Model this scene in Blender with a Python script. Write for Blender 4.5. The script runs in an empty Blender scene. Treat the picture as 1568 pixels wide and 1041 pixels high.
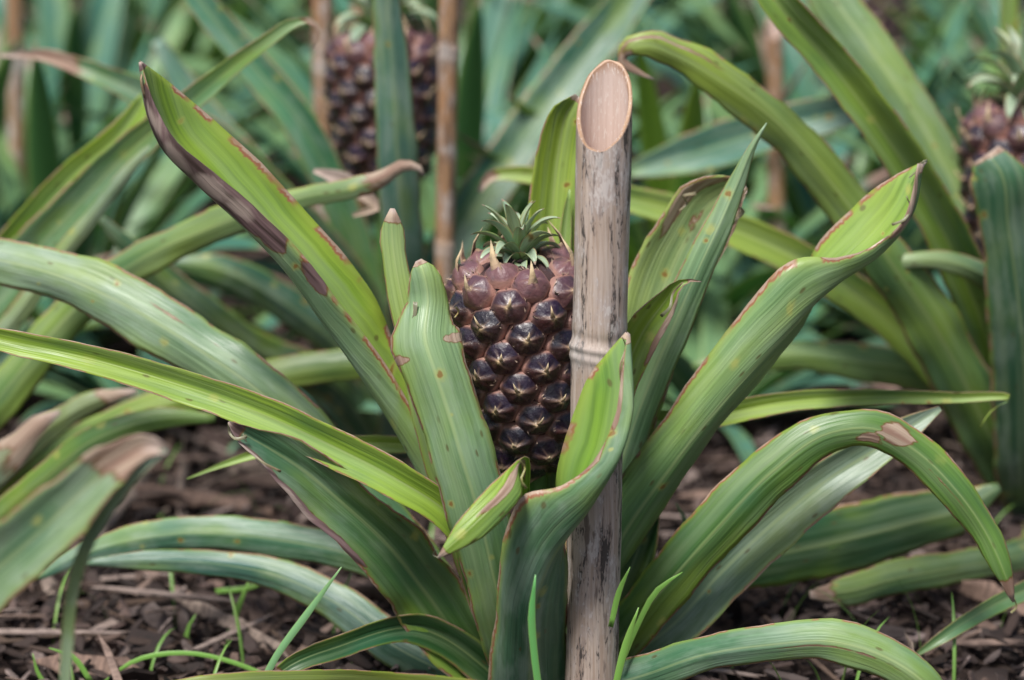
import bpy, math, random
import numpy as np
from mathutils import Vector, Matrix
random.seed(7); rng=np.random.default_rng(7)
scene=bpy.context.scene
# ---------------------------------------------------------------- camera
D=1.9; PITCH=math.radians(15); LENS=85.0
TGT=Vector((0,0,0.30))
CAM=TGT+Vector((0,-math.cos(PITCH),math.sin(PITCH)))*D
FW=(TGT-CAM).normalized(); RT=Vector((1,0,0)); UP=RT.cross(FW).normalized()
cd=bpy.data.cameras.new("camera"); cam=bpy.data.objects.new("camera",cd)
scene.collection.objects.link(cam); scene.camera=cam
cam.matrix_world=Matrix(((RT.x,UP.x,-FW.x,CAM.x),(RT.y,UP.y,-FW.y,CAM.y),(RT.z,UP.z,-FW.z,CAM.z),(0,0,0,1)))
cd.lens=LENS; cd.sensor_width=36; cd.clip_end=500; cd.clip_start=0.05
cd.dof.use_dof=True; cd.dof.focus_distance=D-0.075; cd.dof.aperture_fstop=3.1
KP=36/LENS/1568
def P(px,py,y):
    """survey point: bearing (lateral, vertical) measured from the tripod, at world depth y"""
    d=FW+RT*((px-784)*KP)+UP*((520.5-py)*KP)
    return CAM+d*((y-CAM.y)/d.y)
def proj(w):
    v=w-CAM; f=v.dot(FW)
    return (784+v.dot(RT)/f/KP, 520.5-v.dot(UP)/f/KP)
def G(px,y):
    z=(Vector((0,y,0))-CAM).dot(FW)
    return Vector(((px-784)*KP*z,y,0))
# ---------------------------------------------------------------- mesh builder
class MB:
    def __init__(s): s.v=[];s.f=[];s.c=[];s.x=[];s.l=[]
    def add(s,v,f,c,x,l):
        o=len(s.v); s.v.extend(v); s.f.extend([tuple(i+o for i in q) for q in f]); s.c.extend(c); s.x.extend(x); s.l.extend(l)
    def mesh(s,name,mat):
        me=bpy.data.meshes.new(name); me.from_pydata([tuple(map(float,a)) for a in s.v],[],s.f)
        n=len(s.v)
        a=me.attributes.new("col",'FLOAT_COLOR','POINT'); a.data.foreach_set("color",np.array([(c[0],c[1],c[2],1) for c in s.c],dtype=np.float32).ravel())
        a=me.attributes.new("fx",'FLOAT_COLOR','POINT'); a.data.foreach_set("color",np.array(s.x,dtype=np.float32).reshape(n,4).ravel())
        a=me.attributes.new("luv",'FLOAT_VECTOR','POINT'); a.data.foreach_set("vector",np.array(s.l,dtype=np.float32).reshape(n,3).ravel())
        me.polygons.foreach_set("use_smooth",[True]*len(me.polygons)); me.materials.append(mat); me.update()
        return me
def obj(name,me,parent=None):
    o=bpy.data.objects.new(name,me); scene.collection.objects.link(o)
    if parent: o.parent=parent
    return o
def herm(Pt,s,t):
    m=np.gradient(Pt,s,axis=0)
    i=np.clip(np.searchsorted(s,t,side='right')-1,0,len(s)-2)
    h=(s[i+1]-s[i])[:,None]; q=((t-s[i]))[:,None]/h
    return (2*q**3-3*q**2+1)*Pt[i]+(q**3-2*q**2+q)*h*m[i]+(-2*q**3+3*q**2)*Pt[i+1]+(q**3-q**2)*h*m[i+1]
def loft(mb,A,K,B,cF,cB,th=0.0014,nu=10,res=0.008,wave=0.0,seed=None,patches=(),tipdry=0.0,purple=0.0,vee=1.35,rag=.04):
    A=np.array(A,float);K=np.array(K,float);B=np.array(B,float)
    seed=random.random() if seed is None else seed
    s=np.concatenate([[0],np.cumsum(np.linalg.norm(np.diff(K,axis=0),axis=1)+1e-5)])
    L=s[-1]; nv=max(8,int(L/res)); t=np.linspace(0,L,nv)
    a,k,b=herm(A,s,t),herm(K,s,t),herm(B,s,t)
    ph=random.random()*9
    if rag>0:
        m0=(a+b)/2; tipb=1+3.5*np.exp(-t/max(tipdry,.015)) if tipdry>0 else np.ones_like(t)
        for sg,e in ((0,a),(1,b)):
            f=rag*tipb*(.5*np.sin(t*60+ph*3+sg*2)+.5*np.sin(t*143+ph*7+sg)+.3*np.sin(t*310+ph*2+sg)+.5*np.maximum(0,np.sin(t*33+ph*5+sg*3))**6*-1.5)
            e+= (e-m0)*f[:,None]
    us=np.linspace(-1,1,nu+1)
    us=np.sign(us)*np.abs(us)**0.85
    g=np.zeros((nv,nu+1,3)); mid=(a+b)/2
    for j,u in enumerate(us): g[:,j]=a*(1-u)/2+b*(1+u)/2+(k-mid)*(1-abs(u)**vee)
    dv=np.gradient(g,axis=0); du=np.gradient(g,axis=1)
    n=np.cross(dv,du); n/= (np.linalg.norm(n,axis=2,keepdims=True)+1e-9)
    w=np.linalg.norm(b-a,axis=1)
    for j,u in enumerate(us):
        o=w*(wave*(np.abs(u)**1.5)*(np.sin(t*38+ph+(2.1 if u>0 else 0))*.6+np.sin(t*91+ph*2)*.3)+(.010*np.sin(u*9+ph*3+2*np.sin(t*14+ph)) if nu>8 else 0))
        g[:,j]+=n[:,j]*o[:,None]
    V=[];C=[];X=[];LU=[];F=[]
    W=nu+1
    v01=t/L
    for layer in (0,1):
        for i in range(nv):
            c=cF if layer==0 else cB
            if isinstance(c[0],tuple):
                q=min(1,max(0,v01[i])); c=tuple(c[0][z]*(1-q)+c[1][z]*q for z in range(3))
            blo=min(1,max(0,(c[2]/c[1]-.25)*3))
            for j,u in enumerate(us):
                thk=th*(0.25+0.75*(1-abs(u)**3))*min(1,w[i]/0.02+.15)
                p=g[i,j] if layer==0 else g[i,j]-n[i,j]*thk
                V.append(p)
                C.append(c)
                d=max(0.0,1-v01[i]*L/max(tipdry,1e-4)) if tipdry>0 else 0
                for (pv,pu,rv,ru,st) in patches:
                    e=((v01[i]-pv)/rv)**2+((u-pu)/ru)**2
                    d=max(d,st*math.exp(-e))
                X.append((d,(u+1)/2,purple,blo))
                LU.append((u*w[i]*0.5+seed*3.7,t[i]+seed*11,seed*5+layer*2))
    o1=nv*W
    for i in range(nv-1):
        for j in range(nu):
            q=i*W+j
            F.append((q,q+1,q+W+1,q+W)); F.append((q+o1,q+o1+W,q+o1+W+1,q+o1+1))
        F.append((i*W,(i+1)*W,(i+1)*W+o1,i*W+o1)); F.append((i*W+nu,i*W+nu+o1,(i+1)*W+nu+o1,(i+1)*W+nu))
    for j in range(nu):
        F.append((j,j+o1,j+1+o1,j+1)); q=(nv-1)*W+j; F.append((q,q+1,q+1+o1,q+o1))
    mb.add(V,F,C,X,LU)
def leaf(mb,st,cF,cB,root=None,ch=0.16,rw=60,**kw):
    st=[tuple(s)+(0,)*(5-len(s)) for s in st]
    if root is not None:
        q=proj(root); st=st+[(q[0],q[1],rw,root.y,0)]
    n=len(st);A=[];K=[];B=[]
    for i,(x,y,w,d,tl) in enumerate(st):
        p0=st[max(0,i-1)];p1=st[min(n-1,i+1)]
        tx,ty=p1[0]-p0[0],-(p1[1]-p0[1]); m=math.hypot(tx,ty)+1e-9; tx/=m;ty/=m
        c=P(x,y,d); sc=KP*(c-CAM).dot(FW)*w*0.5
        wv=(RT*(-ty)+UP*tx+FW*tl)*sc
        A.append(c-wv);B.append(c+wv)
        K.append(c+FW*(ch*2*sc))
    loft(mb,A,K,B,cF,cB,**kw)
def leaf3(mb,a,k,b,cF,cB,root=None,**kw):
    f=lambda L:[P(*q) for q in L]
    A,K,B=f(a),f(k),f(b)
    if root is not None:
        A.append(root+Vector((-.025,0,0)));K.append(root);B.append(root+Vector((.025,0,0)))
    kw.setdefault('vee',2.0); kw.setdefault('rag',.012)
    loft(mb,A,K,B,cF,cB,**kw)
# ---------------------------------------------------------------- node helpers
class NT:
    def __init__(s,name):
        s.m=bpy.data.materials.new(name); s.m.use_nodes=True; s.t=s.m.node_tree; s.t.nodes.clear()
        s.out=s.t.nodes.new("ShaderNodeOutputMaterial")
    def n(s,typ,**kw):
        o=s.t.nodes.new("ShaderNode"+typ)
        for k,v in kw.items():
            if hasattr(o,k) and k not in o.inputs: setattr(o,k,v)
            else: s.i(o,k,v)
        return o
    def i(s,o,k,v):
        sock=o.inputs[k]
        if isinstance(v,bpy.types.NodeSocket): s.t.links.new(v,sock)
        else: sock.default_value=v
    def attr(s,name): return s.n("Attribute",attribute_name=name)
    def math(s,op,a,b=0.0,clamp=False):
        o=s.t.nodes.new("ShaderNodeMath"); o.operation=op; o.use_clamp=clamp; s.i(o,0,a); s.i(o,1,b); return o.outputs[0]
    def mix(s,f,a,b,mode='MIX'):
        o=s.t.nodes.new("ShaderNodeMix"); o.data_type='RGBA'; o.blend_type=mode; o.clamp_factor=True
        s.i(o,0,f); s.i(o,6,a if not isinstance(a,tuple) else (*a,1)[:4]); s.i(o,7,b if not isinstance(b,tuple) else (*b,1)[:4]); return o.outputs[2]
    def ss(s,x,lo,hi):
        o=s.t.nodes.new("ShaderNodeMapRange"); o.interpolation_type='SMOOTHSTEP'; s.i(o,0,x); s.i(o,1,lo); s.i(o,2,hi); return o.outputs[0]
    def lin(s,x,lo,hi,a,b):
        o=s.t.nodes.new("ShaderNodeMapRange"); s.i(o,0,x); s.i(o,1,lo); s.i(o,2,hi); s.i(o,3,a); s.i(o,4,b); return o.outputs[0]
    def scale(s,v,sc):
        o=s.t.nodes.new("ShaderNodeMapping"); s.i(o,0,v); o.inputs[3].default_value=sc; return o.outputs[0]
    def noise(s,v,sc,det=3,rough=.5,dist=0):
        o=s.t.nodes.new("ShaderNodeTexNoise"); s.i(o,'Vector',v); s.i(o,'Scale',sc); s.i(o,'Detail',det); s.i(o,'Roughness',rough); s.i(o,'Distortion',dist); return o.outputs[0]
    def vor(s,v,sc,rnd=1.0,dim='3D'):
        o=s.t.nodes.new("ShaderNodeTexVoronoi"); o.voronoi_dimensions=dim; s.i(o,'Vector',v); s.i(o,'Scale',sc); s.i(o,'Randomness',rnd); return o
def leaf_mat(full=True):
    t=NT("pineapple_leaf" if full else "pineapple_leaf_field"); fx=t.attr("fx"); luv=t.attr("luv").outputs['Vector']; col=t.attr("col").outputs['Color']
    sep=t.n("SeparateColor"); t.i(sep,0,fx.outputs['Color']); dry,u,purp=sep.outputs[0],sep.outputs[1],sep.outputs[2]; blo=fx.outputs['Alpha']
    ue=t.math('ABSOLUTE',t.math('SUBTRACT',t.math('MULTIPLY',u,2.0),1.0))
    patch=t.noise(t.scale(luv,(28,9,1)),1,2)
    if not full:
        c=t.mix(t.math('MULTIPLY',t.ss(patch,.45,.75),.6),col,(.20,.30,.07)); c=t.mix(t.math('MULTIPLY',t.ss(ue,.7,1.0),.45),c,(.28,.40,.10))
        c=t.mix(t.ss(dry,.3,.6),c,(.30,.20,.16))
        b=t.n("BsdfPrincipled"); t.i(b,'Base Color',c); t.i(b,'Roughness',.40); t.i(t.out,0,b.outputs[0]); return t.m
    streak=t.noise(t.scale(luv,(520,9,1)),1,2,.6); streak2=t.noise(t.scale(luv,(150,5,1)),1,1)
    fine=t.noise(luv,260,1)
    c=t.mix(t.lin(streak,.32,.68,.0,.42),col,(.02,.07,.02))
    c=t.mix(t.lin(streak2,.42,.72,.0,.30),c,(.46,.60,.34))
    hue=t.ss(patch,.50,.70); c=t.mix(t.math('MULTIPLY',hue,.38),c,(.34,.47,.04))
    hue2=t.ss(patch,.50,.28); c=t.mix(t.math('MULTIPLY',hue2,.5),c,(.035,.16,.09))
    bl=t.noise(t.scale(luv,(70,20,1)),1,3,.65); bl=t.math('MULTIPLY',t.math('MULTIPLY',t.ss(bl,.42,.68),blo),.38); c=t.mix(bl,c,(.43,.54,.45))
    c=t.mix(t.math('MULTIPLY',t.ss(ue,.10,.0),.30),c,(.58,.68,.30))
    c=t.mix(t.math('MULTIPLY',t.ss(ue,.80,1.0),.48),c,(.42,.54,.07))
    en=t.noise(t.scale(luv,(40,40,1)),1,2)
    edge=t.math('ADD',ue,t.math('MULTIPLY',t.math('SUBTRACT',fine,.5),.08))
    c=t.mix(t.math('MULTIPLY',t.ss(edge,.915,.945),t.ss(en,.42,.52)),c,(.36,.15,.08))
    c=t.mix(t.math('MULTIPLY',t.ss(edge,.955,.975),t.ss(en,.46,.54)),c,(.52,.38,.28))
    vd=t.vor(t.scale(luv,(1,.8,1)),46,1,'2D'); dist=vd.outputs['Distance']; rc=t.n("SeparateColor"); t.i(rc,0,vd.outputs['Color'])
    sel=t.ss(rc.outputs[0],.80,.84); size=t.lin(rc.outputs[1],0,1,.35,1.1)
    dd=t.math('ADD',t.math('DIVIDE',dist,size),t.math('MULTIPLY',t.math('SUBTRACT',fine,.5),.22))
    c=t.mix(t.math('MULTIPLY',t.math('MULTIPLY',t.ss(dd,.26,.04),sel),.55),c,(.54,.54,.14))
    c=t.mix(t.math('MULTIPLY',t.math('MULTIPLY',t.ss(dd,.13,.05),t.ss(rc.outputs[0],.90,.93)),.8),c,(.26,.11,.03))
    v2=t.vor(t.scale(luv,(1,.35,1)),150,1,'2D'); r2=t.n("SeparateColor"); t.i(r2,0,v2.outputs['Color'])
    c=t.mix(t.math('MULTIPLY',t.math('MULTIPLY',t.ss(v2.outputs['Distance'],.22,.08),t.ss(r2.outputs[0],.92,.96)),.7),c,(.12,.09,.03))
    dn=t.noise(t.scale(luv,(75,20,1)),1,4,.65,.6); dm=t.math('ADD',dry,t.math('MULTIPLY',t.math('SUBTRACT',dn,.5),.8))
    rim=t.ss(dm,.38,.46); core=t.ss(dm,.44,.50)
    sn=t.ss(t.noise(t.scale(luv,(230,14,1)),1,2),.35,.65)
    dc1=t.mix(sn,(.52,.40,.30),(.31,.19,.14)); dc2=t.mix(sn,(.26,.165,.165),(.09,.055,.05))
    dcol=t.mix(purp,dc1,dc2)
    dcol=t.mix(t.ss(dm,.75,1.0),dcol,(.56,.44,.38))
    c=t.mix(t.math('MULTIPLY',rim,.85),c,(.20,.07,.03)); c=t.mix(core,c,dcol)
    bsdf=t.n("BsdfPrincipled"); t.i(bsdf,'Base Color',c)
    t.i(bsdf,'Roughness',t.math('ADD',t.lin(patch,.3,.7,.31,.47),t.math('MULTIPLY',core,.3))); t.i(bsdf,'Specular IOR Level',.5)
    bp=t.n("Bump"); t.i(bp,'Strength',.55); t.i(bp,'Distance',.0014)
    t.i(bp,'Height',t.math('ADD',streak,t.math('MULTIPLY',streak2,.8))); t.i(bsdf,'Normal',bp.outputs[0])
    tr=t.n("BsdfTranslucent"); t.i(tr,'Color',t.mix(.5,c,(.42,.58,.05)))
    mx=t.n("MixShader"); t.i(mx,0,.14); t.i(mx,1,bsdf.outputs[0]); t.i(mx,2,tr.outputs[0]); t.i(t.out,0,mx.outputs[0])
    return t.m
LEAF=leaf_mat(); LEAFBG=leaf_mat(False)
def fruit_mat():
    t=NT("pineapple_skin"); col=t.attr("col").outputs['Color']; fx=t.n("SeparateColor"); t.i(fx,0,t.attr("fx").outputs['Color'])
    luv=t.attr("luv").outputs['Vector']
    n1=t.noise(luv,420,4,.65); n2=t.noise(luv,110,3)
    c=t.mix(t.math('MULTIPLY',t.ss(n1,.55,.76),.30),col,(.22,.18,.19)); c=t.mix(t.math('MULTIPLY',t.ss(n2,.50,.75),.40),c,(.035,.042,.060)); c=t.mix(t.math('MULTIPLY',t.ss(n2,.42,.25),.2),c,(.11,.04,.06))
    b=t.n("BsdfPrincipled"); t.i(b,'Base Color',c); t.i(b,'Roughness',t.math('ADD',t.math('MULTIPLY',fx.outputs[0],.4),t.lin(n1,.3,.7,.22,.42))); t.i(b,'Specular IOR Level',.6)
    t.i(b,'Coat Weight',t.math('MULTIPLY',t.math('SUBTRACT',1.0,fx.outputs[0],True),.22)); t.i(b,'Coat Roughness',.18)
    bp=t.n("Bump"); t.i(bp,'Strength',.6); t.i(bp,'Distance',.0011); t.i(bp,'Height',n1); t.i(b,'Normal',bp.outputs[0])
    t.i(t.out,0,b.outputs[0]); return t.m
FRUIT=fruit_mat()
def bamboo_mat(name,base,dark,pale,grime=1.0):
    t=NT(name); tc=t.n("TexCoord").outputs['Object']; fx=t.n("SeparateColor"); t.i(fx,0,t.attr("fx").outputs['Color']); col=t.attr("col").outputs['Color']
    s1=t.noise(t.scale(tc,(420,420,14)),1,4,.6); s2=t.noise(t.scale(tc,(85,85,13)),1,5,.7,.6); s3=t.noise(t.scale(tc,(50,50,22)),1,5,.7); sp=t.noise(t.scale(tc,(700,700,180)),1,3)
    s4=t.noise(t.scale(tc,(150,150,16)),1,4,.7,.3)
    c=t.mix(t.ss(s1,.35,.65),base,pale); c=t.mix(t.math('MULTIPLY',t.ss(s3,.46,.62),.65),c,(.50,.43,.41))
    c=t.mix(t.math('MULTIPLY',t.ss(s2,.49,.63),.65*grime),c,dark)
    c=t.mix(t.math('MULTIPLY',t.ss(s4,.55,.65),.75*grime),c,(.13,.095,.08))
    c=t.mix(t.math('MULTIPLY',t.ss(t.math('ADD',s2,t.math('MULTIPLY',sp,.45)),.785,.85),.85*grime),c,(.045,.04,.038))
    c=t.mix(t.math('MULTIPLY',t.ss(t.math('ADD',s3,t.math('MULTIPLY',sp,.5)),.82,.90),.65),c,(.72,.66,.62))
    inn=col
    inn=t.mix(t.math('MULTIPLY',t.ss(s1,.40,.65),.25),inn,(.46,.30,.22)); inn=t.mix(t.math('MULTIPLY',t.ss(sp,.58,.68),.6),inn,(.82,.74,.68))
    c=t.mix(fx.outputs[0],c,inn)
    b=t.n("BsdfPrincipled"); t.i(b,'Base Color',c); t.i(b,'Roughness',.5); t.i(b,'Specular IOR Level',.4)
    bp=t.n("Bump"); t.i(bp,'Strength',.5); t.i(bp,'Distance',.0009); t.i(bp,'Height',t.math('ADD',s1,s3)); t.i(b,'Normal',bp.outputs[0])
    t.i(t.out,0,b.outputs[0]); return t.m
def chip_mat():
    t=NT("mulch"); col=t.attr("col").outputs['Color']; luv=t.attr("luv").outputs['Vector']
    n=t.noise(t.scale(luv,(90,300,90)),1,2); c=t.mix(t.lin(n,.35,.65,0,.6),col,(.05,.03,.025))
    b=t.n("BsdfPrincipled"); t.i(b,'Base Color',c); t.i(b,'Roughness',.8); t.i(t.out,0,b.outputs[0]); return t.m
def soil_mat():
    t=NT("soil"); tc=t.n("TexCoord").outputs['Object']
    n=t.noise(tc,60,5,.7); v=t.vor(tc,55).outputs['Color']; v2=t.n("SeparateColor"); t.i(v2,0,v)
    c=t.mix(t.ss(n,.35,.65),(.02,.013,.01),(.07,.045,.036)); c=t.mix(t.math('MULTIPLY',v2.outputs[0],.3),c,(.13,.085,.07))
    b=t.n("BsdfPrincipled"); t.i(b,'Base Color',c); t.i(b,'Roughness',.95)
    bp=t.n("Bump"); t.i(bp,'Strength',.8); t.i(bp,'Distance',.01); t.i(bp,'Height',t.math('ADD',n,v2.outputs[0])); t.i(b,'Normal',bp.outputs[0])
    t.i(t.out,0,b.outputs[0]); return t.m
CHIP=chip_mat(); SOIL=soil_mat()
# ---------------------------------------------------------------- fruit
def fruit_mesh(name,H,R,N,seed):
    r=random.Random(seed); mb=MB()
    zz=np.array([0,.03,.08,.2,.4,.6,.8,.9,.96,1.0])*H; rr=np.array([.25,.45,.60,.78,.93,1,1.0,.94,.80,.50])*R
    t=np.linspace(0,1,400); zc=np.interp(t,np.linspace(0,1,10),zz); rc=np.interp(t,np.linspace(0,1,10),rr)
    ker=np.ones(31)/31; zc=np.convolve(np.pad(zc,15,'edge'),ker,'valid'); rc=np.convolve(np.pad(rc,15,'edge'),ker,'valid')
    ds=np.hypot(np.gradient(zc),np.gradient(rc)); Ar=np.cumsum(rc*ds)*2*math.pi; At=Ar[-1]; a=math.sqrt(At/N)
    V=[];F=[];M=40;S=30
    for i in range(S):
        k=int(i/(S-1)*399)
        for j in range(M):
            th=2*math.pi*j/M; V.append(((rc[k]-a*.12)*math.cos(th),(rc[k]-a*.12)*math.sin(th),zc[k]))
    for i in range(S-1):
        for j in range(M): F.append((i*M+j,i*M+(j+1)%M,(i+1)*M+(j+1)%M,(i+1)*M+j))
    V.append((0,0,H*.99)); 
    for j in range(M): F.append(((S-1)*M+j,(S-1)*M+(j+1)%M,len(V)-1))
    mb.add(V,F,[(.05,.02,.02)]*len(V),[(1,0,0,1)]*len(V),V)
    for e in range(N):
        k=int(np.searchsorted(Ar,(e+.5)/N*At)); k=min(k,399); th=e*2.39996323; f=zc[k]/H
        dz=np.gradient(zc)[k];dr=np.gradient(rc)[k];m=math.hypot(dz,dr)
        er=Vector((math.cos(th),math.sin(th),0)); T1=Vector((-math.sin(th),math.cos(th),0)); T2=(er*dr+Vector((0,0,dz)))/m
        Nn=(er*dz-Vector((0,0,dr)))/m
        Cn=er*rc[k]+Vector((0,0,zc[k]))
        young=min(1,max(0,(f-.82)/.18)); sc=1-.06*young
        hw=.60*a*sc;hh=.555*a*sc; hgt=a*(.29+.05*r.random())
        rings=[0,.07,.15,.25,.36,.48,.60,.70,.80,.88,.94,1.0]; SG=36; V=[];C=[];X=[];F=[]
        sh=r.random(); px0=r.uniform(-.06,.06); an0=r.uniform(-.12,.12)
        for ri,q in enumerate(rings):
            for s in range(SG):
                ph=2*math.pi*s/SG; cx,sy=math.cos(ph),math.sin(ph)
                cm=max(abs(math.cos(ph+an0+kk*math.pi/3+math.pi/6)) for kk in range(3))
                hx=1/cm
                rad=.30+.70*min(hx,1.13)
                x=q*cx*rad; y=q*sy*rad
                facet=max(0,1-q*(.6*cm+.4)*1.02)
                hz=.70*((1-q**2.8)**.7 if q<1 else 0)+.34*facet**.9
                keel=.16*math.exp(-((x-px0)/.09)**2)*(1 if y<0.05 else math.exp(-((y-.05)/.08)**2))*(1-q)
                ly=.02+.22*abs(x)
                step=.13/(1+math.exp((y-ly)*30))*(1-q)
                wr=.05*math.cos(7*ph+e)*q*(1-q)*2+.03*math.sin(11*x+9*y+e)
                h=hgt*(hz*(1-.15*max(0,y))+keel+wr+step*2.0) - .14*a*(q>.97)
                px_=x*hw; py_=y*hh
                V.append(Cn+T1*px_+T2*py_+Nn*(h-px_*px_/(2*R)*1.0-a*.02))
                dark=(.013+.010*sh,.010,.020+.012*sh)
                if y<ly: dark=(.036+.02*sh,.018,.019)
                pk=(.38,.20,.16)
                c=np.array(dark)*(1-.8*young)+np.array((.27,.13,.14))*.8*young
                w=min(1,max(0,(q-.86)/.07))*.95; c=c*(1-w)+np.array(pk)*w
                seam=math.exp(-((y-ly)/.035)**2)*(1-q*.6)*.75; c=c*(1-seam)+np.array((.42,.26,.18))*seam
                star=max(0,math.cos(4*ph+e*1.3))**10*max(0,1-abs(q-.25)/.4); c=c*(1-.5*star)+np.array((.42,.27,.19))*.5*star
                w=math.exp(-(q/.14)**2)*.85; c=c*(1-w)+np.array((.58,.42,.23))*w
                C.append(tuple(c)); X.append((min(1,.3*young+.8*max(0,(q-.85)/.15)+seam*.5),0,0,1))
        for ri in range(len(rings)-1):
            for s in range(SG): F.append((ri*SG+s,ri*SG+(s+1)%SG,(ri+1)*SG+(s+1)%SG,(ri+1)*SG+s))
        mb.add([tuple(v) for v in V],F,C,X,[tuple(v) for v in V])
        ln=a*(.36+.20*r.random()+.50*young**1.4); bw=a*(.10+.13*young)
        b0=Cn+Nn*(hgt*(1.03 if young<.3 else .9))-T2*(.06+.20*young)*a; lean=r.uniform(-.5,.5)
        up=(T2*(.85-.2*young)+Nn*(.70+.1*young)+T1*lean).normalized()
        pts=[b0-T1*bw-Nn*a*.06,b0,b0+T1*bw-Nn*a*.06,b0+up*ln*.5-T1*bw*.5,b0+up*ln*.5+Nn*a*.04,b0+up*ln*.5+T1*bw*.5,b0+up*ln+T2*ln*.25]
        pts+= [p-Nn*a*.04 for p in pts[:6]]
        Fb=[(0,1,4,3),(1,2,5,4),(3,4,6),(4,5,6),(7,10,11,8),(8,11,12,9),(10,6,11),(11,6,12),(0,3,10,7),(2,9,12,5),(3,6,10),(5,12,6)]
        bc=(.24,.13,.10) if young<.2 else (.40,.26,.19); tcn=(.58,.43,.25)
        mb.add([tuple(v) for v in pts],Fb,[bc,bc,bc,tcn,tcn,tcn,(.66,.54,.34)]+[bc]*6,[(1,0,0,1)]*13,[tuple(v) for v in pts])
        for _ in range(13):
            ph=r.uniform(0,6.28); o=Cn+T1*hw*.93*math.cos(ph)+T2*hh*.93*math.sin(ph)-Nn*a*.02
            tang=(T1*-math.sin(ph)+T2*math.cos(ph)); outd=(T1*math.cos(ph)*-.3+T2*(.5)+Nn*r.uniform(.4,1.0)+tang*r.uniform(-1.2,1.2)).normalized()
            l=a*r.uniform(.14,.34); w_=a*r.uniform(.025,.06)
            pp=[o-tang*w_,o+tang*w_,o+outd*l, o-Nn*w_]
            mb.add([tuple(v) for v in pp],[(0,1,2),(1,3,2),(3,0,2)],[(.40,.22,.17)]*2+[(.66,.52,.38),(.3,.1,.08)],[(1,0,0,1)]*4,[tuple(v) for v in pp])
    return mb.mesh(name,FRUIT)
def frond(mb,base,az,tilt0,tilt1,L,w,cF,cB,ch=.25,**kw):
    n=8; p=Vector(base); A=[];K=[];B=[]; side0=Vector((-math.sin(az),math.cos(az),0)); out=Vector((math.cos(az),math.sin(az),0)); tw=kw.pop('twist',0); wp=kw.pop('wp',.5)
    for i in range(n+1):
        q=i/n; an=tilt0+(tilt1-tilt0)*q**1.6
        d=out*math.sin(an)+Vector((0,0,1))*math.cos(an)
        nrm=Vector((0,0,1))*math.sin(an)-out*math.cos(an)
        side=(side0*math.cos(tw*q)+nrm*math.sin(tw*q))
        ww=w*.5*(.75+.25/wp*q if q<wp else (1.0*(1-((q-wp)/(1-wp))**2.2)+.02))
        K.append(p-nrm*ch*ww*1.2); A.append(p-side*ww); B.append(p+side*ww)
        p=p+d*(L/n)
    A.reverse();K.reverse();B.reverse()
    loft(mb,A,K,B,cF,cB,**kw)
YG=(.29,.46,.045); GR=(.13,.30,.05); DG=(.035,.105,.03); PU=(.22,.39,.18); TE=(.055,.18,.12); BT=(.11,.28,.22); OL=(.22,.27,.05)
def crown_mesh(name,seed,s=1.0):
    r=random.Random(seed); mb=MB(); N=28
    for i in range(N):
        q=i/(N-1); az=i*2.39996+r.uniform(-.25,.25)
        t0=math.radians(66-56*q+r.uniform(-8,8)); t1=t0+math.radians(115*(1-q)+45+r.uniform(-15,25))
        L=s*(.032+.016*math.sin(q*2.4))*r.uniform(.85,1.15)
        c=r.choice([(.44,.60,.36),(.30,.46,.22),(.50,.58,.32),(.38,.56,.32)])
        frond(mb,(.008*s*(1-q)*math.cos(az),.008*s*(1-q)*math.sin(az),s*(.001+.012*q)),az,t0,t1,L,s*.0115,c,(.50,.62,.44),ch=.6,nu=6,res=.0018,th=.0007,tipdry=.006*s,rag=0,wp=.25,twist=r.uniform(-.6,.6))
    return mb.mesh(name,LEAF)
# ---------------------------------------------------------------- main plant
plant=bpy.data.objects.new("pineapple_plant",None); scene.collection.objects.link(plant)
R0=G(812,-.01); R0.z=-.005
mb=MB()
leaf3(mb,
 [(216,94,-.05),(233,150,-.055),(262,205,-.06),(325,262,-.06),(395,322,-.06),(462,388,-.06),(520,462,-.055),(575,535,-.05),(622,610,-.045),(665,700,-.04),(715,830,-.035),(755,960,-.03)],
 [(215,95,-.045),(226,160,-.04),(250,218,-.035),(305,278,-.035),(375,345,-.035),(440,412,-.035),(500,495,-.03),(558,582,-.03),(612,668,-.03),(660,760,-.03),(705,860,-.03),(745,980,-.03)],
 [(217,94,-.035),(262,128,-.02),(312,170,-.01),(385,235,-.005),(452,305,-.0),(525,385,0),(574,455,0),(602,520,0),(635,600,-.005),(670,700,-.01),(720,840,-.015),(765,960,-.02)],
 ((.26,.44,.05),YG),((.33,.49,.26),(.27,.46,.20)),R0,rag=.02,wave=.015,tipdry=.012,purple=1.0,nu=16,patches=[(.08,-.75,.05,.45,1.1),(.13,-.65,.05,.5,1.1),(.18,-.65,.05,.45,1.1),(.23,-.75,.05,.35,1.0),(.28,-.8,.04,.3,.8),(.36,-.9,.04,.2,.7)])
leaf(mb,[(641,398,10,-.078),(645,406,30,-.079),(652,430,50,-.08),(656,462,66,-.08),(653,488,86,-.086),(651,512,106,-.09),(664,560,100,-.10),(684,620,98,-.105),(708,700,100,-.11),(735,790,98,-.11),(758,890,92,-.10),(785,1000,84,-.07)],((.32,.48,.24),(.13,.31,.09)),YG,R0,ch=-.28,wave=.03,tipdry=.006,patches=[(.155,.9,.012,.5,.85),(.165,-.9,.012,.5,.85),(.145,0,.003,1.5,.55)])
leaf(mb,[(601,319,8,-.03),(600,340,30,-.03),(605,400,38,-.035),(614,450,42,-.04),(625,500,44,-.045),(640,580,44,-.05),(680,740,44,-.05)],((.42,.56,.20),YG),YG,R0,ch=-.2,tipdry=.02)
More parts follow.
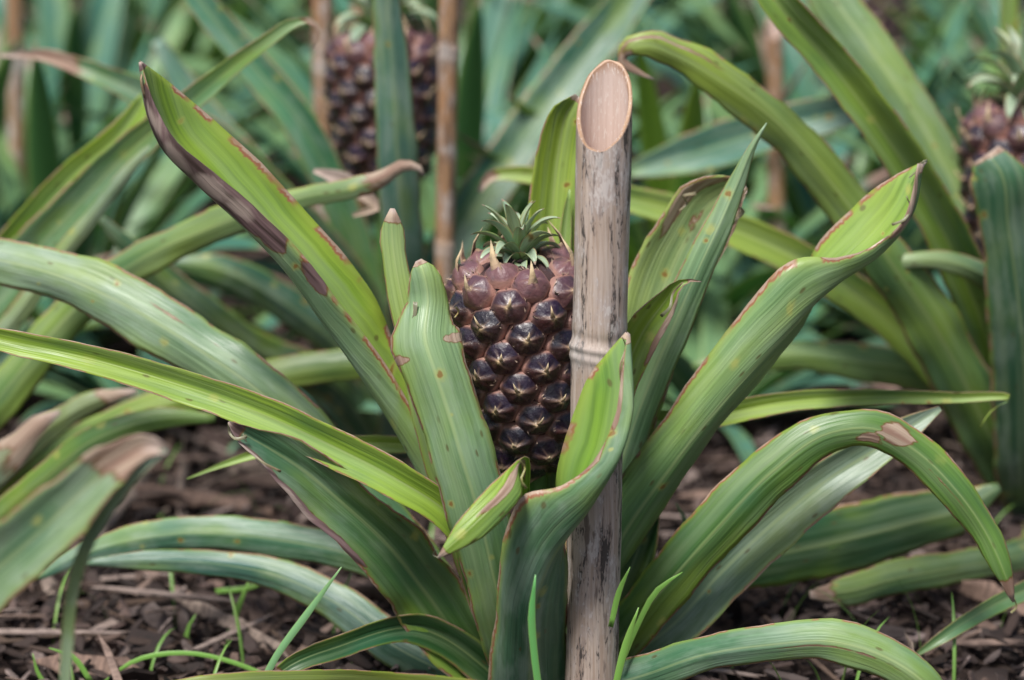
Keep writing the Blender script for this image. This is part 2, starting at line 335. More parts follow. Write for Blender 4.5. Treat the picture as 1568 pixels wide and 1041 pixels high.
leaf(mb,[(-150,492,12,-.04),(-60,505,24,-.05),(0,520,34,-.055),(130,548,42,-.065),(260,585,50,-.07),(400,635,56,-.08),(520,690,60,-.085),(610,737,58,-.09),(680,782,50,-.085),(740,870,44,-.07)],((.34,.50,.06),(.31,.50,.06)),PU,R0,ch=.34,wave=.03,vee=1.1)
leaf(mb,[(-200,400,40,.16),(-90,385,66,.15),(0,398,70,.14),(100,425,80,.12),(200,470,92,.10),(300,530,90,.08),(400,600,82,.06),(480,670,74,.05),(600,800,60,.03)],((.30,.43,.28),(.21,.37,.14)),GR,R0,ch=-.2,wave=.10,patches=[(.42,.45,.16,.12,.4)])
leaf(mb,[(350,646,4,-.10),(366,660,24,-.10),(405,684,50,-.098),(455,716,78,-.095),(520,770,94,-.088),(590,835,106,-.075),(650,910,106,-.05),(710,990,98,-.035)],((.09,.20,.11),(.15,.32,.06)),TE,R0,ch=.30,wave=.11,tipdry=.025,purple=1,nu=14,patches=[(.08,-.95,.12,.22,1.1),(.22,-.95,.14,.16,1.1),(.38,-.9,.08,.12,.9)])
leaf(mb,[(286,733,2,.06),(345,710,9,.06),(400,693,15,.06),(540,678,22,.055),(600,680,26,.05),(670,688,26,.045),(740,760,30,.03)],YG,PU,R0,ch=.2)
leaf3(mb,
 [(958,508,-.115),(925,545,-.115),(893,592,-.115),(868,660,-.115),(852,735,-.115),(862,800,-.115),(868,870,-.11),(868,960,-.09),(868,1060,-.06)],
 [(962,512,-.122),(963,560,-.13),(963,625,-.14),(948,690,-.15),(905,770,-.155),(845,850,-.15),(818,920,-.14),(812,1000,-.115),(812,1080,-.08)],
 [(960,508,-.125),(952,570,-.135),(942,640,-.145),(912,700,-.155),(862,742,-.16),(795,765,-.155),(766,850,-.14),(757,950,-.11),(755,1060,-.07)],
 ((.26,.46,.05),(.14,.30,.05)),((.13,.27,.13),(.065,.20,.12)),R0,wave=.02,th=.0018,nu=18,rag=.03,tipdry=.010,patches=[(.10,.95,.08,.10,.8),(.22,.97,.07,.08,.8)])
leaf(mb,[(671,853,4,-.20),(703,824,34,-.195),(745,785,52,-.185),(782,745,46,-.17),(797,706,22,-.15),(800,760,24,-.13)],YG,PU,R0,ch=-.15,wave=.07,tipdry=.012,patches=[(.22,.15,.14,.40,.72)],rw=40)
leaf3(mb,
 [(1420,244,.03),(1362,272,.035),(1305,318,.04),(1245,385,.04),(1248,455,.03),(1180,562,.01),(1085,675,-.0),(1010,785,-.01),(955,870,-.01)],
 [(1412,250,.02),(1398,310,.015),(1352,375,.01),(1280,432,.0),(1205,508,-.02),(1120,598,-.03),(1030,710,-.035),(965,800,-.035),(915,890,-.03)],
 [(1405,250,.01),(1388,325,.0),(1345,372,-.005),(1285,393,-.01),(1200,405,-.015),(1080,548,-.02),(1000,665,-.02),(945,735,-.02),(885,830,-.02)],
 ((.29,.47,.08),YG),((.31,.48,.20),(.17,.36,.09)),R0,wave=.03,nu=18,rag=.025,tipdry=.012,patches=[(.06,.85,.06,.25,.9),(.10,.2,.04,.15,.6),(.20,1,.06,.05,.8)])
leaf(mb,[(1143,287,12,.07),(1130,290,48,.07),(1092,308,94,.07),(1048,375,112,.065),(1010,470,106,.055),(975,590,90,.04),(930,780,70,.02)],((.44,.54,.22),YG),PU,R0,ch=.28,wave=.09,tipdry=.015,patches=[(.10,-.7,.09,.25,.85),(.06,.9,.09,.25,.85),(.14,-.1,.12,.18,.62)])
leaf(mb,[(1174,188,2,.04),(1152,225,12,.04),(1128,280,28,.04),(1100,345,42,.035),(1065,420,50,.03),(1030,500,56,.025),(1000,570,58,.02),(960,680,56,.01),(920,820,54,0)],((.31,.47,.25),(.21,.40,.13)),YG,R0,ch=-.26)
leaf(mb,[(1074,431,1.5,-.03),(1058,429,5,-.03),(1040,434,14,-.035),(1018,462,34,-.035),(990,500,56,-.04),(968,545,54,-.04),(945,620,46,-.04),(920,740,44,-.03)],YG,PU,R0,ch=.34,wave=.12,tipdry=.02,patches=[(.12,.9,.12,.25,.95)])
leaf(mb,[(886,148,12,.07),(870,168,44,.07),(856,230,66,.072),(846,330,76,.07),(840,480,72,.06),(830,700,60,.03)],((.40,.54,.06),YG),PU,R0,ch=.35,vee=1.0,tipdry=.006,patches=[(.2,-.4,.3,.12,.5)])
leaf(mb,[(872,290,3,.065),(868,330,14,.065),(862,400,22,.06),(850,520,26,.05)],((.34,.5,.12),YG),PU,R0,ch=.2)
leaf(mb,[(1500,655,1.5,.09),(1518,628,3,.09),(1545,612,7,.09),(1460,609,17,.09),(1330,608,24,.085),(1200,616,32,.08),(1080,640,36,.07),(960,660,36,.05),(880,760,36,.03)],((.36,.50,.09),YG),PU,R0,ch=.3,vee=1.1)
leaf(mb,[(1060,655,14,.03),(1000,668,22,.03),(940,690,26,.02),(880,800,30,.01)],(.44,.54,.18),PU,R0,ch=.2)
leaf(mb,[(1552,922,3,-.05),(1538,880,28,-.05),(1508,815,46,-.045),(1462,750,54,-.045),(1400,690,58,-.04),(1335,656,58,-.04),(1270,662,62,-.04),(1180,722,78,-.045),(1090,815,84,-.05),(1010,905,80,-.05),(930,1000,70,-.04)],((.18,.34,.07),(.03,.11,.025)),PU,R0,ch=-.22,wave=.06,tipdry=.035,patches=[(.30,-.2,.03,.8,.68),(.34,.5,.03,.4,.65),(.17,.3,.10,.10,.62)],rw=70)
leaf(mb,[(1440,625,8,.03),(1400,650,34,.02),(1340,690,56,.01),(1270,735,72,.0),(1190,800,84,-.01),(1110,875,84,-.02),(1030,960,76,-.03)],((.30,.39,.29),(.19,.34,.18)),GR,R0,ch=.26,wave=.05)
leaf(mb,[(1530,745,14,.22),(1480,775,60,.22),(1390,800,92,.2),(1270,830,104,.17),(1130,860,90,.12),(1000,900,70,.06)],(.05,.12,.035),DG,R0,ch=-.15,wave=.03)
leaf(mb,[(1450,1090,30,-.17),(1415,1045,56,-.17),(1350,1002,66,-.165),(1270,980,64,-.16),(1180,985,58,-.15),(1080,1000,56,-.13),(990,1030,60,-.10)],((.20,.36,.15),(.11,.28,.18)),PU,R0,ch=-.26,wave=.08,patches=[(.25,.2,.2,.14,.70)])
leaf(mb,[(60,885,8,.13),(100,860,26,.13),(180,832,44,.13),(300,815,52,.12),(430,826,56,.11),(560,855,56,.09),(660,910,56,.05)],((.11,.27,.19),(.10,.25,.10)),PU,R0,ch=-.2,wave=.05)
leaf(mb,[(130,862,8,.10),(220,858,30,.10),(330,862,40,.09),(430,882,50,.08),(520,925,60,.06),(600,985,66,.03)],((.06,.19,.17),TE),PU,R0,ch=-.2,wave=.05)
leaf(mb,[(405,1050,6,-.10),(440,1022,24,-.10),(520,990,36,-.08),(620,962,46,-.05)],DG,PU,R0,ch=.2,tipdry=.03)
leaf(mb,[(200,1060,20,-.2),(330,1048,32,-.2),(470,1042,34,-.16),(620,1050,40,-.08)],OL,PU,R0,ch=-.2,tipdry=.04)
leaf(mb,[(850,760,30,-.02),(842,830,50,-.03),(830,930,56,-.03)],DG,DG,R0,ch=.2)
leaf(mb,[(688,700,8,-.03),(700,760,34,-.04),(722,850,48,-.045),(755,950,54,-.04)],GR,PU,R0,ch=.25)
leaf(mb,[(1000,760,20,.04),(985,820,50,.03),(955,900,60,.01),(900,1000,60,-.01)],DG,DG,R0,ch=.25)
def wisp(pts,w,y): leaf(mb,[(x_,y_,w*(.3+.7*i/len(pts)),y+.004*math.sin(i*2)) for i,(x_,y_) in enumerate(pts)],(.40,.26,.17),(.34,.22,.15),None,ch=.3,nu=2,res=.003,th=.0006,rag=0)
wisp([(214,92),(219,104),(216,120),(222,150)],5,-.05); wisp([(1392,272),(1404,262),(1415,247),(1420,246)],6,.02); wisp([(1388,300),(1394,318),(1386,335),(1366,344)],6,.0)
wisp([(1144,288),(1136,300),(1128,312),(1138,322),(1120,340)],8,.065); wisp([(1040,322),(1052,312),(1046,300),(1066,296)],7,.065)
wisp([(1046,432),(1030,450),(1026,470),(1012,484)],7,-.045); wisp([(350,648),(352,664),(362,672),(378,668)],7,-.10); wisp([(372,664),(384,690),(400,706),(430,722)],5,-.10)
wisp([(602,516),(618,502),(634,486),(636,462)],8,-.09); wisp([(696,486),(702,478),(698,470)],5,-.09); wisp([(795,704),(804,716),(798,735),(806,748)],6,-.158); wisp([(672,854),(664,850),(668,842)],4,-.2)
wisp([(1553,915),(1556,930),(1548,938)],5,-.05); wisp([(953,516),(958,530),(950,560),(952,590)],5,-.127)
obj("leaf_rosette",mb.mesh("leaf_rosette",LEAF),plant)
# fruit
fb=P(812,712,0); ft=P(795,396,0); H=(ft-fb).length
f=obj("pineapple_fruit",fruit_mesh("pineapple_fruit",H,.0545,84,3),plant)
q=(ft-fb).to_track_quat('Z','Y'); f.rotation_mode='QUATERNION'; f.rotation_quaternion=q; f.location=fb
c=obj("fruit_crown",crown_mesh("fruit_crown",5,.92),plant); c.rotation_mode='QUATERNION'; c.rotation_quaternion=q; c.location=ft-(ft-fb).normalized()*.001
def tube_mesh(name,p0,p1,r0,r1,mat,colr):
    mb=MB(); V=[];F=[];n=16;m=8; ax=(p1-p0); e1=ax.cross(Vector((0,1,0.01))).normalized(); e2=ax.cross(e1).normalized()
    for i in range(m+1):
        for j in range(n):
            th=2*math.pi*j/n; r=r0+(r1-r0)*i/m; V.append(tuple(p0+ax*(i/m)+(e1*math.cos(th)+e2*math.sin(th))*r))
    for i in range(m):
        for j in range(n): F.append((i*n+j,i*n+(j+1)%n,(i+1)*n+(j+1)%n,(i+1)*n+j))
    mb.add(V,F,[colr]*len(V),[(0,.3,0,.0)]*len(V),V); return mb.mesh(name,mat)
obj("fruit_stalk",tube_mesh("fruit_stalk",R0,fb+Vector((0,0,.01)),.016,.012,LEAF,GR),plant)
# ---------------------------------------------------------------- bamboo stakes
BAM=bamboo_mat("bamboo",(.44,.33,.26),(.24,.185,.165),(.60,.50,.43))
BAM2=bamboo_mat("bamboo_orange",(.38,.19,.09),(.14,.08,.05),(.46,.29,.17),.6)
def stake(name,base,top_c,r,zf,zb,nodes,mat,wall=.0032,tw=0.25):
    base=Vector(base); ax=Vector(top_c)-base; mbx=MB(); n=64
    def radius(z,th):
        rr=r*(1+.014*math.sin(3*th+z*20)+.010*math.sin(z*45)+.004*math.sin(z*160+th*2))
        for zn in nodes:
            d=z-zn-.0015*math.sin(th*2)
            rr+=r*(.07*math.exp(-(d/.003)**2)-.04*math.exp(-((d-.008)/.004)**2)+.055*math.exp(-((d+.008)/.0035)**2)+.03*math.exp(-(d/.02)**2))
        return rr
    V=[];C=[];X=[];F=[]
    def top(th): 
        s=math.sin(th+tw)
        return zf+(zb-zf)*(s*.5+.5)
    def pt(z,th,rr): return (base.x+ax.x*z/ax.z+rr*math.cos(th), base.y+ax.y*z/ax.z+rr*math.sin(th), z)
    zs=np.linspace(-.02,zf,170)
    zs=np.sort(np.concatenate([zs]+[np.linspace(zn-.02,zn+.02,40) for zn in nodes])); rows=len(zs)
    for z in zs:
        for j in range(n):
            th=2*math.pi*j/n; V.append(pt(z,th,radius(z,th)))
            nb=max([math.exp(-((z-zn+.004)/.010)**2) for zn in nodes]+[0]); X.append((.55*nb,0,0,1)); C.append((.60,.55,.52))
    for i in range(10):
        for j in range(n):
            th=2*math.pi*j/n; z=zf+(top(th)-zf)*(i+1)/10; V.append(pt(z,th,radius(z,th))); X.append((0 if i<9 else .6,0,0,1)); C.append((.34,.19,.11))
    rows+=10
    for k,(dr,dz) in enumerate([(.0006,.0005),(wall-.0006,.0004),(wall,-.001)]):
        for j in range(n):
            th=2*math.pi*j/n; z=top(th); V.append(pt(z+dz+.0006*math.sin(th*9+k),th,r-dr)); X.append((1,0,0,1)); C.append([(.42,.24,.13),(.66,.46,.32),(.36,.20,.12)][k])
    for i in range(12):
        for j in range(n):
            th=2*math.pi*j/n; z=top(th)-(top(th)-(zf-.06))*(i+1)/12; V.append(pt(z,th,r-wall)); X.append((1,0,0,1)); C.append((.72,.57,.50))
    rows+=15
    V.append(pt(zf-.06,0,0)); X.append((1,0,0,1)); C.append((.3,.2,.14))
    for i in range(rows-1):
        for j in range(n): F.append((i*n+j,i*n+(j+1)%n,(i+1)*n+(j+1)%n,(i+1)*n+j))
    for j in range(n): F.append(((rows-1)*n+j,(rows-1)*n+(j+1)%n,len(V)-1))
    mbx.add(V,F,C,X,V); return obj(name,mbx.mesh(name,mat))
SY=-.092
zf=P(912,233,SY-.02).z; zb=P(930,92,SY+.02).z; zn=P(915,528,SY).z
b0=G(903,SY); t0=P(926,160,SY)
stake("bamboo_stake",b0,t0,.0203,zf,zb,[zn,zn-.30],BAM)
def bgstake(px0,py0,px1,y,wpx,top_py):
    b=G(px0,y); tp=P(px1,top_py,y); r=wpx*.5*KP*(tp-CAM).dot(FW)
    stake("bamboo_stake",b,tp,r,tp.z-.03,tp.z,[tp.z*.42,tp.z*.75],BAM2,wall=r*.2)
bgstake(676,0,690,.55,31,-160); bgstake(500,0,493,.8,34,-90); bgstake(1190,0,1186,.95,27,20); bgstake(30,0,22,1.1,28,-60); bgstake(552,0,551,1.3,26,-40)
# ---------------------------------------------------------------- neighbouring plants (hand shaped leaves)
def newplant():
    e=bpy.data.objects.new("pineapple_plant",None); scene.collection.objects.link(e); return e
fm2=fruit_mesh("fruit_variant",.165,.055,84,11); cm2=crown_mesh("crown_variant",12,1.5)
def addfruit(e,loc,s=1.0,stalk_from=None,rot=0):
    a=obj("pineapple_fruit",fm2,e); a.location=loc; a.scale=(s,)*3; a.rotation_euler=(0,0,rot)
    b=obj("fruit_crown",cm2,e); b.location=Vector(loc)+Vector((0,0,.163*s)); b.scale=(s,)*3; b.rotation_euler=(0,0,rot)
    if stalk_from is not None: obj("fruit_stalk",tube_mesh("fruit_stalk",stalk_from,Vector(loc)+Vector((0,0,.01)),.016,.012,LEAF,GR),e)
e=newplant(); mb=MB(); RB=G(600,.62)
leaf(mb,[(592,-80,26,.36),(592,0,42,.37),(600,100,54,.38),(606,200,62,.39),(614,320,64,.41),(622,440,62,.44),(625,520,60,.48)],(.15,.32,.25),GR,RB,ch=-.2)
leaf(mb,[(0,84,6,.5),(60,84,18,.5),(130,105,30,.48),(230,150,46,.48),(330,215,56,.48),(430,310,60,.5),(530,420,60,.53)],(.15,.30,.14),GR,RB,ch=.2,tipdry=.14)
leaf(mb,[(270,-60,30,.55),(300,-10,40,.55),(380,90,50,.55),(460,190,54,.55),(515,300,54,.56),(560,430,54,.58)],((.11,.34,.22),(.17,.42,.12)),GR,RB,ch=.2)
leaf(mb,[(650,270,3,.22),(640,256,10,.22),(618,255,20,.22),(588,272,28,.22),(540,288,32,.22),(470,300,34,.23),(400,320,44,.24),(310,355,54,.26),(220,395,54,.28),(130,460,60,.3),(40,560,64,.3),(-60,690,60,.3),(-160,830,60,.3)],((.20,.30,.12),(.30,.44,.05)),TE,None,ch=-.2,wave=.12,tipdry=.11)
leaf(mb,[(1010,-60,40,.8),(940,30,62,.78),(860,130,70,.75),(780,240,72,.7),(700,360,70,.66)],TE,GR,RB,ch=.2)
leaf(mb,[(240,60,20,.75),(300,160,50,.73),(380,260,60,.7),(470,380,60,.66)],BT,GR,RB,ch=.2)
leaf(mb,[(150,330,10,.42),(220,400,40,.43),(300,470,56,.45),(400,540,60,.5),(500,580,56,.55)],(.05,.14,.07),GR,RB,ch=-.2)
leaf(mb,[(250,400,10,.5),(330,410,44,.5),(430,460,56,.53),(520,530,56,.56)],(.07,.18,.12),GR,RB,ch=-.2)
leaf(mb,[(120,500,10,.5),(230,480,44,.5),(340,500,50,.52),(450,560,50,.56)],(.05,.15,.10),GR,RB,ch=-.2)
leaf(mb,[(480,262,8,.3),(520,276,22,.3),(550,292,26,.3),(575,318,16,.3),(540,330,6,.3)],(.30,.24,.16),(.3,.22,.15),None,ch=.3,wave=.2,tipdry=.5)
addfruit(e,P(592,290,.62),1.0,RB,1)
obj("leaf_rosette",mb.mesh("leaf_rosette",LEAF),e)
e=newplant(); mb=MB(); RC=G(1590,.42)
leaf(mb,[(1002,122,3,.20),(974,108,10,.20),(952,92,14,.20),(955,76,24,.20),(985,66,36,.20),(1040,84,50,.21),(1110,128,60,.22),(1190,190,66,.24),(1275,285,70,.26),(1360,400,78,.28),(1440,520,88,.31),(1510,660,90,.35)],((.42,.54,.10),(.13,.30,.10)),PU,RC,ch=-.2,wave=.08,tipdry=.085,patches=[(.09,.5,.12,.2,.7)])
leaf(mb,[(1130,-90,30,.2),(1190,0,52,.2),(1260,80,58,.22),(1340,180,62,.24),(1410,285,64,.27),(1470,400,70,.3),(1530,560,70,.35)],((.28,.46,.09),(.30,.46,.06)),PU,RC,ch=.34,wave=.02,vee=1.1)
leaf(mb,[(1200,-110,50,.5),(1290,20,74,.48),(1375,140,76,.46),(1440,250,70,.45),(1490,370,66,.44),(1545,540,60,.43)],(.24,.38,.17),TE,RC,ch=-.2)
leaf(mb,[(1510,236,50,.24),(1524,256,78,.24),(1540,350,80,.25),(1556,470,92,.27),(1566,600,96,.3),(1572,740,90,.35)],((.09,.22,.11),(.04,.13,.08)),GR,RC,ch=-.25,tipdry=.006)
leaf(mb,[(1333,428,3,.28),(1352,410,16,.28),(1410,398,26,.28),(1470,405,34,.29),(1530,440,40,.31),(1575,560,50,.34)],((.30,.40,.18),GR),PU,RC,ch=-.2,tipdry=.03)
leaf(mb,[(734,293,6,.35),(748,272,16,.35),(790,266,24,.35),(870,282,32,.35),(970,306,42,.35),(1080,336,50,.35),(1200,385,56,.35),(1310,450,58,.35),(1400,525,56,.36),(1490,640,56,.38)],((.38,.50,.10),(.32,.48,.07)),PU,RC,ch=.2,tipdry=.04)
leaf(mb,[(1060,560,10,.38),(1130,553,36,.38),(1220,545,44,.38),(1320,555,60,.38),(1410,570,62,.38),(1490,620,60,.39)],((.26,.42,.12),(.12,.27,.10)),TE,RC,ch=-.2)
leaf(mb,[(1240,910,12,.12),(1290,905,44,.13),(1370,885,54,.15),(1460,868,50,.18),(1560,850,50,.25)],(.18,.28,.10),TE,RC,ch=-.2,wave=.05,tipdry=.04)
leaf(mb,[(1395,1008,4,.0),(1440,978,18,.0),(1500,940,26,.02),(1580,900,32,.06),(1680,860,40,.12)],(.12,.24,.08),PU,None,ch=.2)
leaf(mb,[(1545,-60,20,.62),(1546,40,30,.62),(1550,170,36,.62),(1560,330,44,.6)],(.27,.42,.06),PU,RC,ch=.2)
leaf(mb,[(960,262,20,.6),(1060,235,64,.58),(1170,200,66,.56),(1290,170,50,.55),(1390,143,10,.54)][::-1],(.10,.27,.22),TE,None,ch=.2,tipdry=.03)
addfruit(e,P(1558,420,.44),1.0,RC,2.2)
obj("leaf_rosette",mb.mesh("leaf_rosette",LEAF),e)
e=newplant(); mb=MB(); RD=G(-330,.45)
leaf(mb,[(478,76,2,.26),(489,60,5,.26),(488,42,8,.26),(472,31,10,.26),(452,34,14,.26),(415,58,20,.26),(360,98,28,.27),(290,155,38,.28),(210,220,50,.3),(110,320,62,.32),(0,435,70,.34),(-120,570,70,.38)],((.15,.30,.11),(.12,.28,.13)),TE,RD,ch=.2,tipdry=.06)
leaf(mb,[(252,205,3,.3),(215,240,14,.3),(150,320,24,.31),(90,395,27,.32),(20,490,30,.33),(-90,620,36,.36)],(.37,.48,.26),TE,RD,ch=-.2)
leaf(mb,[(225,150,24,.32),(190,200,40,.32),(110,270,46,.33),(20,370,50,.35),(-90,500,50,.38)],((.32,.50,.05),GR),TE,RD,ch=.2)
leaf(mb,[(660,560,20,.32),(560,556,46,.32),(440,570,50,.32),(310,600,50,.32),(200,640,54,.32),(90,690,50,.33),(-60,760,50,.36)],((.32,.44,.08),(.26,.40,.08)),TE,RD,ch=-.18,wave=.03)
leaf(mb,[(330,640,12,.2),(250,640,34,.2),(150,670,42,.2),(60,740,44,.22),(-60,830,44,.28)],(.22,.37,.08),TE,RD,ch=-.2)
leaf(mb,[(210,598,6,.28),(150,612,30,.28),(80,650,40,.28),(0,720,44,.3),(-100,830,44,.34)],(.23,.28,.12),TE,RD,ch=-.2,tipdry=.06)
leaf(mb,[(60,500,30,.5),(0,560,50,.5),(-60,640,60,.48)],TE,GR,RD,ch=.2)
obj("leaf_rosette",mb.mesh("leaf_rosette",LEAF),e)
e=newplant(); mb=MB(); RE=G(-420,-.30)
leaf(mb,[(258,690,10,-.42),(228,682,36,-.42),(180,704,60,-.42),(120,756,84,-.42),(50,822,100,-.42),(-30,890,110,-.41),(-130,980,100,-.38)],((.30,.42,.24),(.18,.35,.12)),PU,RE,ch=.2,tipdry=.08)
leaf(mb,[(98,1100,16,-.40),(102,1000,18,-.40),(112,900,20,-.405),(142,815,22,-.41),(190,745,22,-.415),(235,700,16,-.42),(255,690,8,-.42)],(.22,.33,.27),GR,None,ch=.1)
leaf(mb,[(92,630,6,-.36),(66,646,28,-.36),(26,684,46,-.36),(-40,740,60,-.36),(-150,840,60,-.34)],(.30,.34,.22),GR,RE,ch=-.2,tipdry=.09)
obj("leaf_rosette",mb.mesh("leaf_rosette",LEAF),e)
# ---------------------------------------------------------------- field of plants behind
def variant(k,low=False,mat=LEAFBG):
    r=random.Random(40+k); random.seed(90+k); m=MB(); N=20 if low else 28
    for i in range(N):
        q=i/(N-1); az=i*2.39996+r.uniform(-.25,.25)
        t0=math.radians((72-30*q if low else 62-50*q)+r.uniform(-6,6)); t1=t0+math.radians(r.uniform(15,75)*(1.1-.6*q))
        L=r.uniform(.42,.72)*(1-.25*q)*(.75 if low else 1)
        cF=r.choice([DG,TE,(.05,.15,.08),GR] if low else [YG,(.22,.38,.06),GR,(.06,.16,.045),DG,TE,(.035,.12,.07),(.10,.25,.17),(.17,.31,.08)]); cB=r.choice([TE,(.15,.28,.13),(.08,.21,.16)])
        frond(m,(.02*math.cos(az),.02*math.sin(az),.02),az,t0,t1,L,r.uniform(.030,.046),cF,cB,ch=.35,nu=4,res=.03,twist=r.uniform(-.7,.7),tipdry=r.choice([0,.03,.06,.12]),rag=0)
    return m.mesh("rosette_variant",mat)
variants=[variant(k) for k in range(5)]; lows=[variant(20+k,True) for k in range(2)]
r=random.Random(21)
row=0; y=1.12
while y<8.5:
    half=1.2+y*.42
    x=-half+(row%2)*.24
    while x<half:
        e=newplant(); e.location=(x+r.uniform(-.07,.07),y+r.uniform(-.08,.08),0); s=r.uniform(.85,1.15); e.scale=(s,)*3; e.rotation_euler=(0,0,r.uniform(0,6.28))
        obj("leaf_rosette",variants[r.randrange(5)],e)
        if r.random()<.35 and y<4 and y>1.5: addfruit(e,(0,0,.22),1.0)
        x+=.50+r.uniform(-.05,.05)
    y+=.46; row+=1
for (x,yy,s) in [(-1.15,.1,1),(1.2,-.1,1),(-.55,.98,.9),(.2,.98,.9),(.72,1.0,.95),(-1.3,-.6,1),(1.35,-.7,1)]:
    e=newplant(); e.location=(x,yy,0); e.scale=(s,)*3; e.rotation_euler=(0,0,r.uniform(0,6.28)); obj("leaf_rosette",variants[r.randrange(5)],e)
for (x,yy,s) in [(-.42,.75,.8),(-.12,.85,.8),(.22,.72,.7),(.55,.78,.8),(-.72,.7,.8)]:
    e=newplant(); e.location=(x,yy,0); e.scale=(s,)*3; e.rotation_euler=(0,0,r.uniform(0,6.28)); obj("leaf_rosette",lows[r.randrange(2)],e)
# ---------------------------------------------------------------- ground
xs=np.sinh(np.linspace(-6.2,6.2,141))*.4; ys=np.sinh(np.linspace(-5.8,6.2,141))*.4+.4
V=[];F=[]
for i,yy in enumerate(ys):
    for j,xx in enumerate(xs):
        z=.012*math.sin(xx*7+1)*math.cos(yy*6)+.008*math.sin(xx*19+yy*13) if abs(xx)<12 and abs(yy)<12 else 0
        V.append((xx,yy,z-.014))
n=len(xs)
for i in range(len(ys)-1):
    for j in range(n-1): F.append((i*n+j,i*n+j+1,(i+1)*n+j+1,(i+1)*n+j))
me=bpy.data.meshes.new("ground"); me.from_pydata(V,[],F); me.materials.append(SOIL); me.polygons.foreach_set("use_smooth",[True]*len(me.polygons)); obj("ground",me)
mb=MB(); r=random.Random(77)
def chip(x,y,z,L,W,T,c,tl=.35):
    rot=Matrix.Rotation(r.uniform(0,6.28),3,'Z')@Matrix.Rotation(r.gauss(0,tl),3,'X')@Matrix.Rotation(r.gauss(0,tl),3,'Y')
    V=[]
    for dz in (-T/2,T/2):
        for (a,b) in ((-1,-.6),(-.3,-1),(.9,-.7),(1,.3),(.2,1),(-.8,.7)):
            p=rot@Vector((a*L/2*r.uniform(.7,1.1),b*W/2*r.uniform(.7,1.1),dz)); V.append((p.x+x,p.y+y,p.z+z))
    F=[(0,1,2,3,4,5),(11,10,9,8,7,6)]+[(k,(k+1)%6,(k+1)%6+6,k+6) for k in range(6)]
    mb.add(V,F,[c]*12,[(0,0,0,1)]*12,V)
PAL=[(.26,.18,.155),(.14,.092,.08),(.44,.34,.31),(.055,.037,.032),(.25,.165,.13),(.19,.13,.115)]
for i in range(14000):
    y=r.uniform(-.6,2.4) if r.random()<.35 else r.uniform(-.5,.9)
    x=r.uniform(-1,1)*(.75+.2*max(0,y))
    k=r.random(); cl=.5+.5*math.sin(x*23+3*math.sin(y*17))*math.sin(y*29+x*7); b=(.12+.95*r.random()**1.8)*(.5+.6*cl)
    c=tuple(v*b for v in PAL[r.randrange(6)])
    L=r.uniform(.008,.030)*(1.9 if k>.92 else 1)
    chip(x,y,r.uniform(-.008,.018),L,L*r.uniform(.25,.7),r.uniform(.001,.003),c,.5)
for i in range(800):
    y=r.uniform(-.4,1.6); x=r.uniform(-1,1)
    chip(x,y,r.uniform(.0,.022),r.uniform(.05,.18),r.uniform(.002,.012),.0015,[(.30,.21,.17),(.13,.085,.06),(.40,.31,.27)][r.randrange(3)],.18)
me=mb.mesh("wood_chip_mulch",CHIP); me.polygons.foreach_set("use_smooth",[False]*len(me.polygons)); obj("wood_chip_mulch",me)
mb=MB(); random.seed(31); r=random.Random(31)
for i in range(170):
    x=r.uniform(-.9,.9); y=r.uniform(-.25,1.3)
    if abs(x)<.12 and y<.1: continue
    c=r.choice([(.26,.17,.13),(.17,.11,.085),(.36,.28,.23),(.10,.065,.05)])
    frond(mb,(x,y,.004),r.uniform(0,6.28),r.uniform(1.2,1.5),r.uniform(1.55,1.9),r.uniform(.05,.22),r.uniform(.006,.022),c,c,ch=r.uniform(-.6,.6),nu=4,res=.010,twist=r.uniform(-2.5,2.5),wave=.25,tipdry=.9,rag=.12)
obj("leaf_litter",mb.mesh("leaf_litter",CHIP))
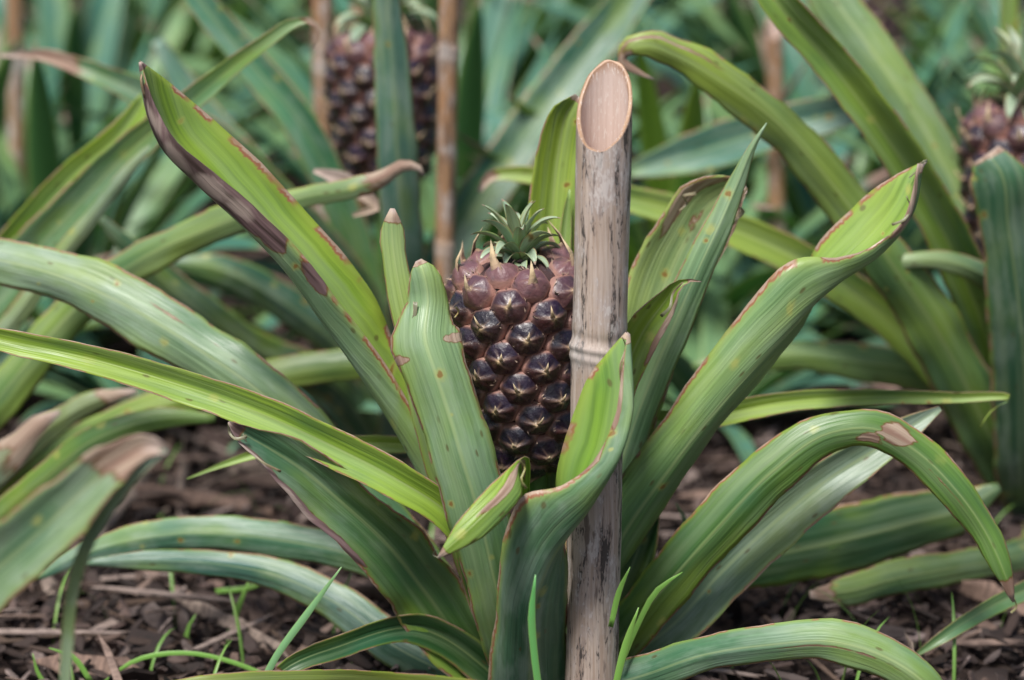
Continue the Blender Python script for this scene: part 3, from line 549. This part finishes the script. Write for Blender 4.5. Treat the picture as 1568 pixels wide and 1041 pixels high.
# ---------------------------------------------------------------- grass
mb=MB(); random.seed(3)
def blade(pts,w,y,c=(.20,.42,.08)):
    leaf(mb,[(p[0],p[1],w*(.15 if i==0 else 1),y) for i,p in enumerate(pts)],c,c,None,ch=.2,nu=2,res=.01,th=.0004,rag=0)
blade([(820,880),(814,940),(818,1000),(832,1100)],11,-.2,(.13,.42,.12)); blade([(523,868),(470,940),(420,1010),(395,1060)],11,-.1,(.22,.45,.20))
blade([(383,885),(365,930),(345,990),(335,1040)],9,.12); blade([(300,940),(285,970),(300,1010),(330,1060)],7,.1); blade([(965,868),(950,900),(935,960)],8,-.12)
blade([(978,930),(960,980),(940,1060)],10,-.15); blade([(1045,876),(1010,900),(975,960),(950,1020)],8,-.1); blade([(1035,770),(1050,800),(1040,850)],8,.12,(.2,.4,.2)); blade([(1062,900),(1050,950),(1060,990)],9,.1)
blade([(75,992),(110,1005),(140,1045)],8,-.0); blade([(50,1000),(58,1030),(80,1060)],6,0)
blade([(150,1050),(210,1010),(290,1000),(360,1015),(420,1040)],7,.0); blade([(430,880),(380,900),(330,905)],7,.2)
r=random.Random(9)
for i in range(130):
    x=r.uniform(-.8,.8);y=r.uniform(-.1,.5)
    if abs(x-.02)<.14 and y<.15: continue
    frond(mb,(x,y,-.01),r.uniform(0,6.28),r.uniform(.05,.5),r.uniform(.9,2.1),r.uniform(.04,.11),.003,(.16,.32,.07),(.16,.32,.07),ch=.2,nu=2,res=.012,th=.0003,rag=0)
obj("grass",mb.mesh("grass",LEAFBG))
# ---------------------------------------------------------------- light
w=bpy.data.worlds.new("World"); scene.world=w; w.use_nodes=True; nt=w.node_tree; nt.nodes.clear()
sky=nt.nodes.new("ShaderNodeTexSky"); sky.sky_type='NISHITA'; sky.sun_disc=False
EL=math.radians(60); AZ=math.radians(-28)
sd=Vector((math.sin(AZ)*math.cos(EL),-math.cos(AZ)*math.cos(EL),math.sin(EL)))
sky.sun_elevation=EL; sky.sun_rotation=math.atan2(sd.x,sd.y); sky.dust_density=3.0; sky.air_density=1.0
bg=nt.nodes.new("ShaderNodeBackground"); bg.inputs[1].default_value=.095; o=nt.nodes.new("ShaderNodeOutputWorld")
nt.links.new(sky.outputs[0],bg.inputs[0]); nt.links.new(bg.outputs[0],o.inputs[0])
sl=bpy.data.lights.new("sun",'SUN'); sl.energy=4.0; sl.angle=math.radians(14); sl.color=(1,.97,.92)
so=bpy.data.objects.new("sun",sl); scene.collection.objects.link(so); so.rotation_mode='QUATERNION'; so.rotation_quaternion=sd.to_track_quat('Z','Y')
scene.view_settings.view_transform='Standard'; scene.view_settings.look='None'; scene.view_settings.exposure=0
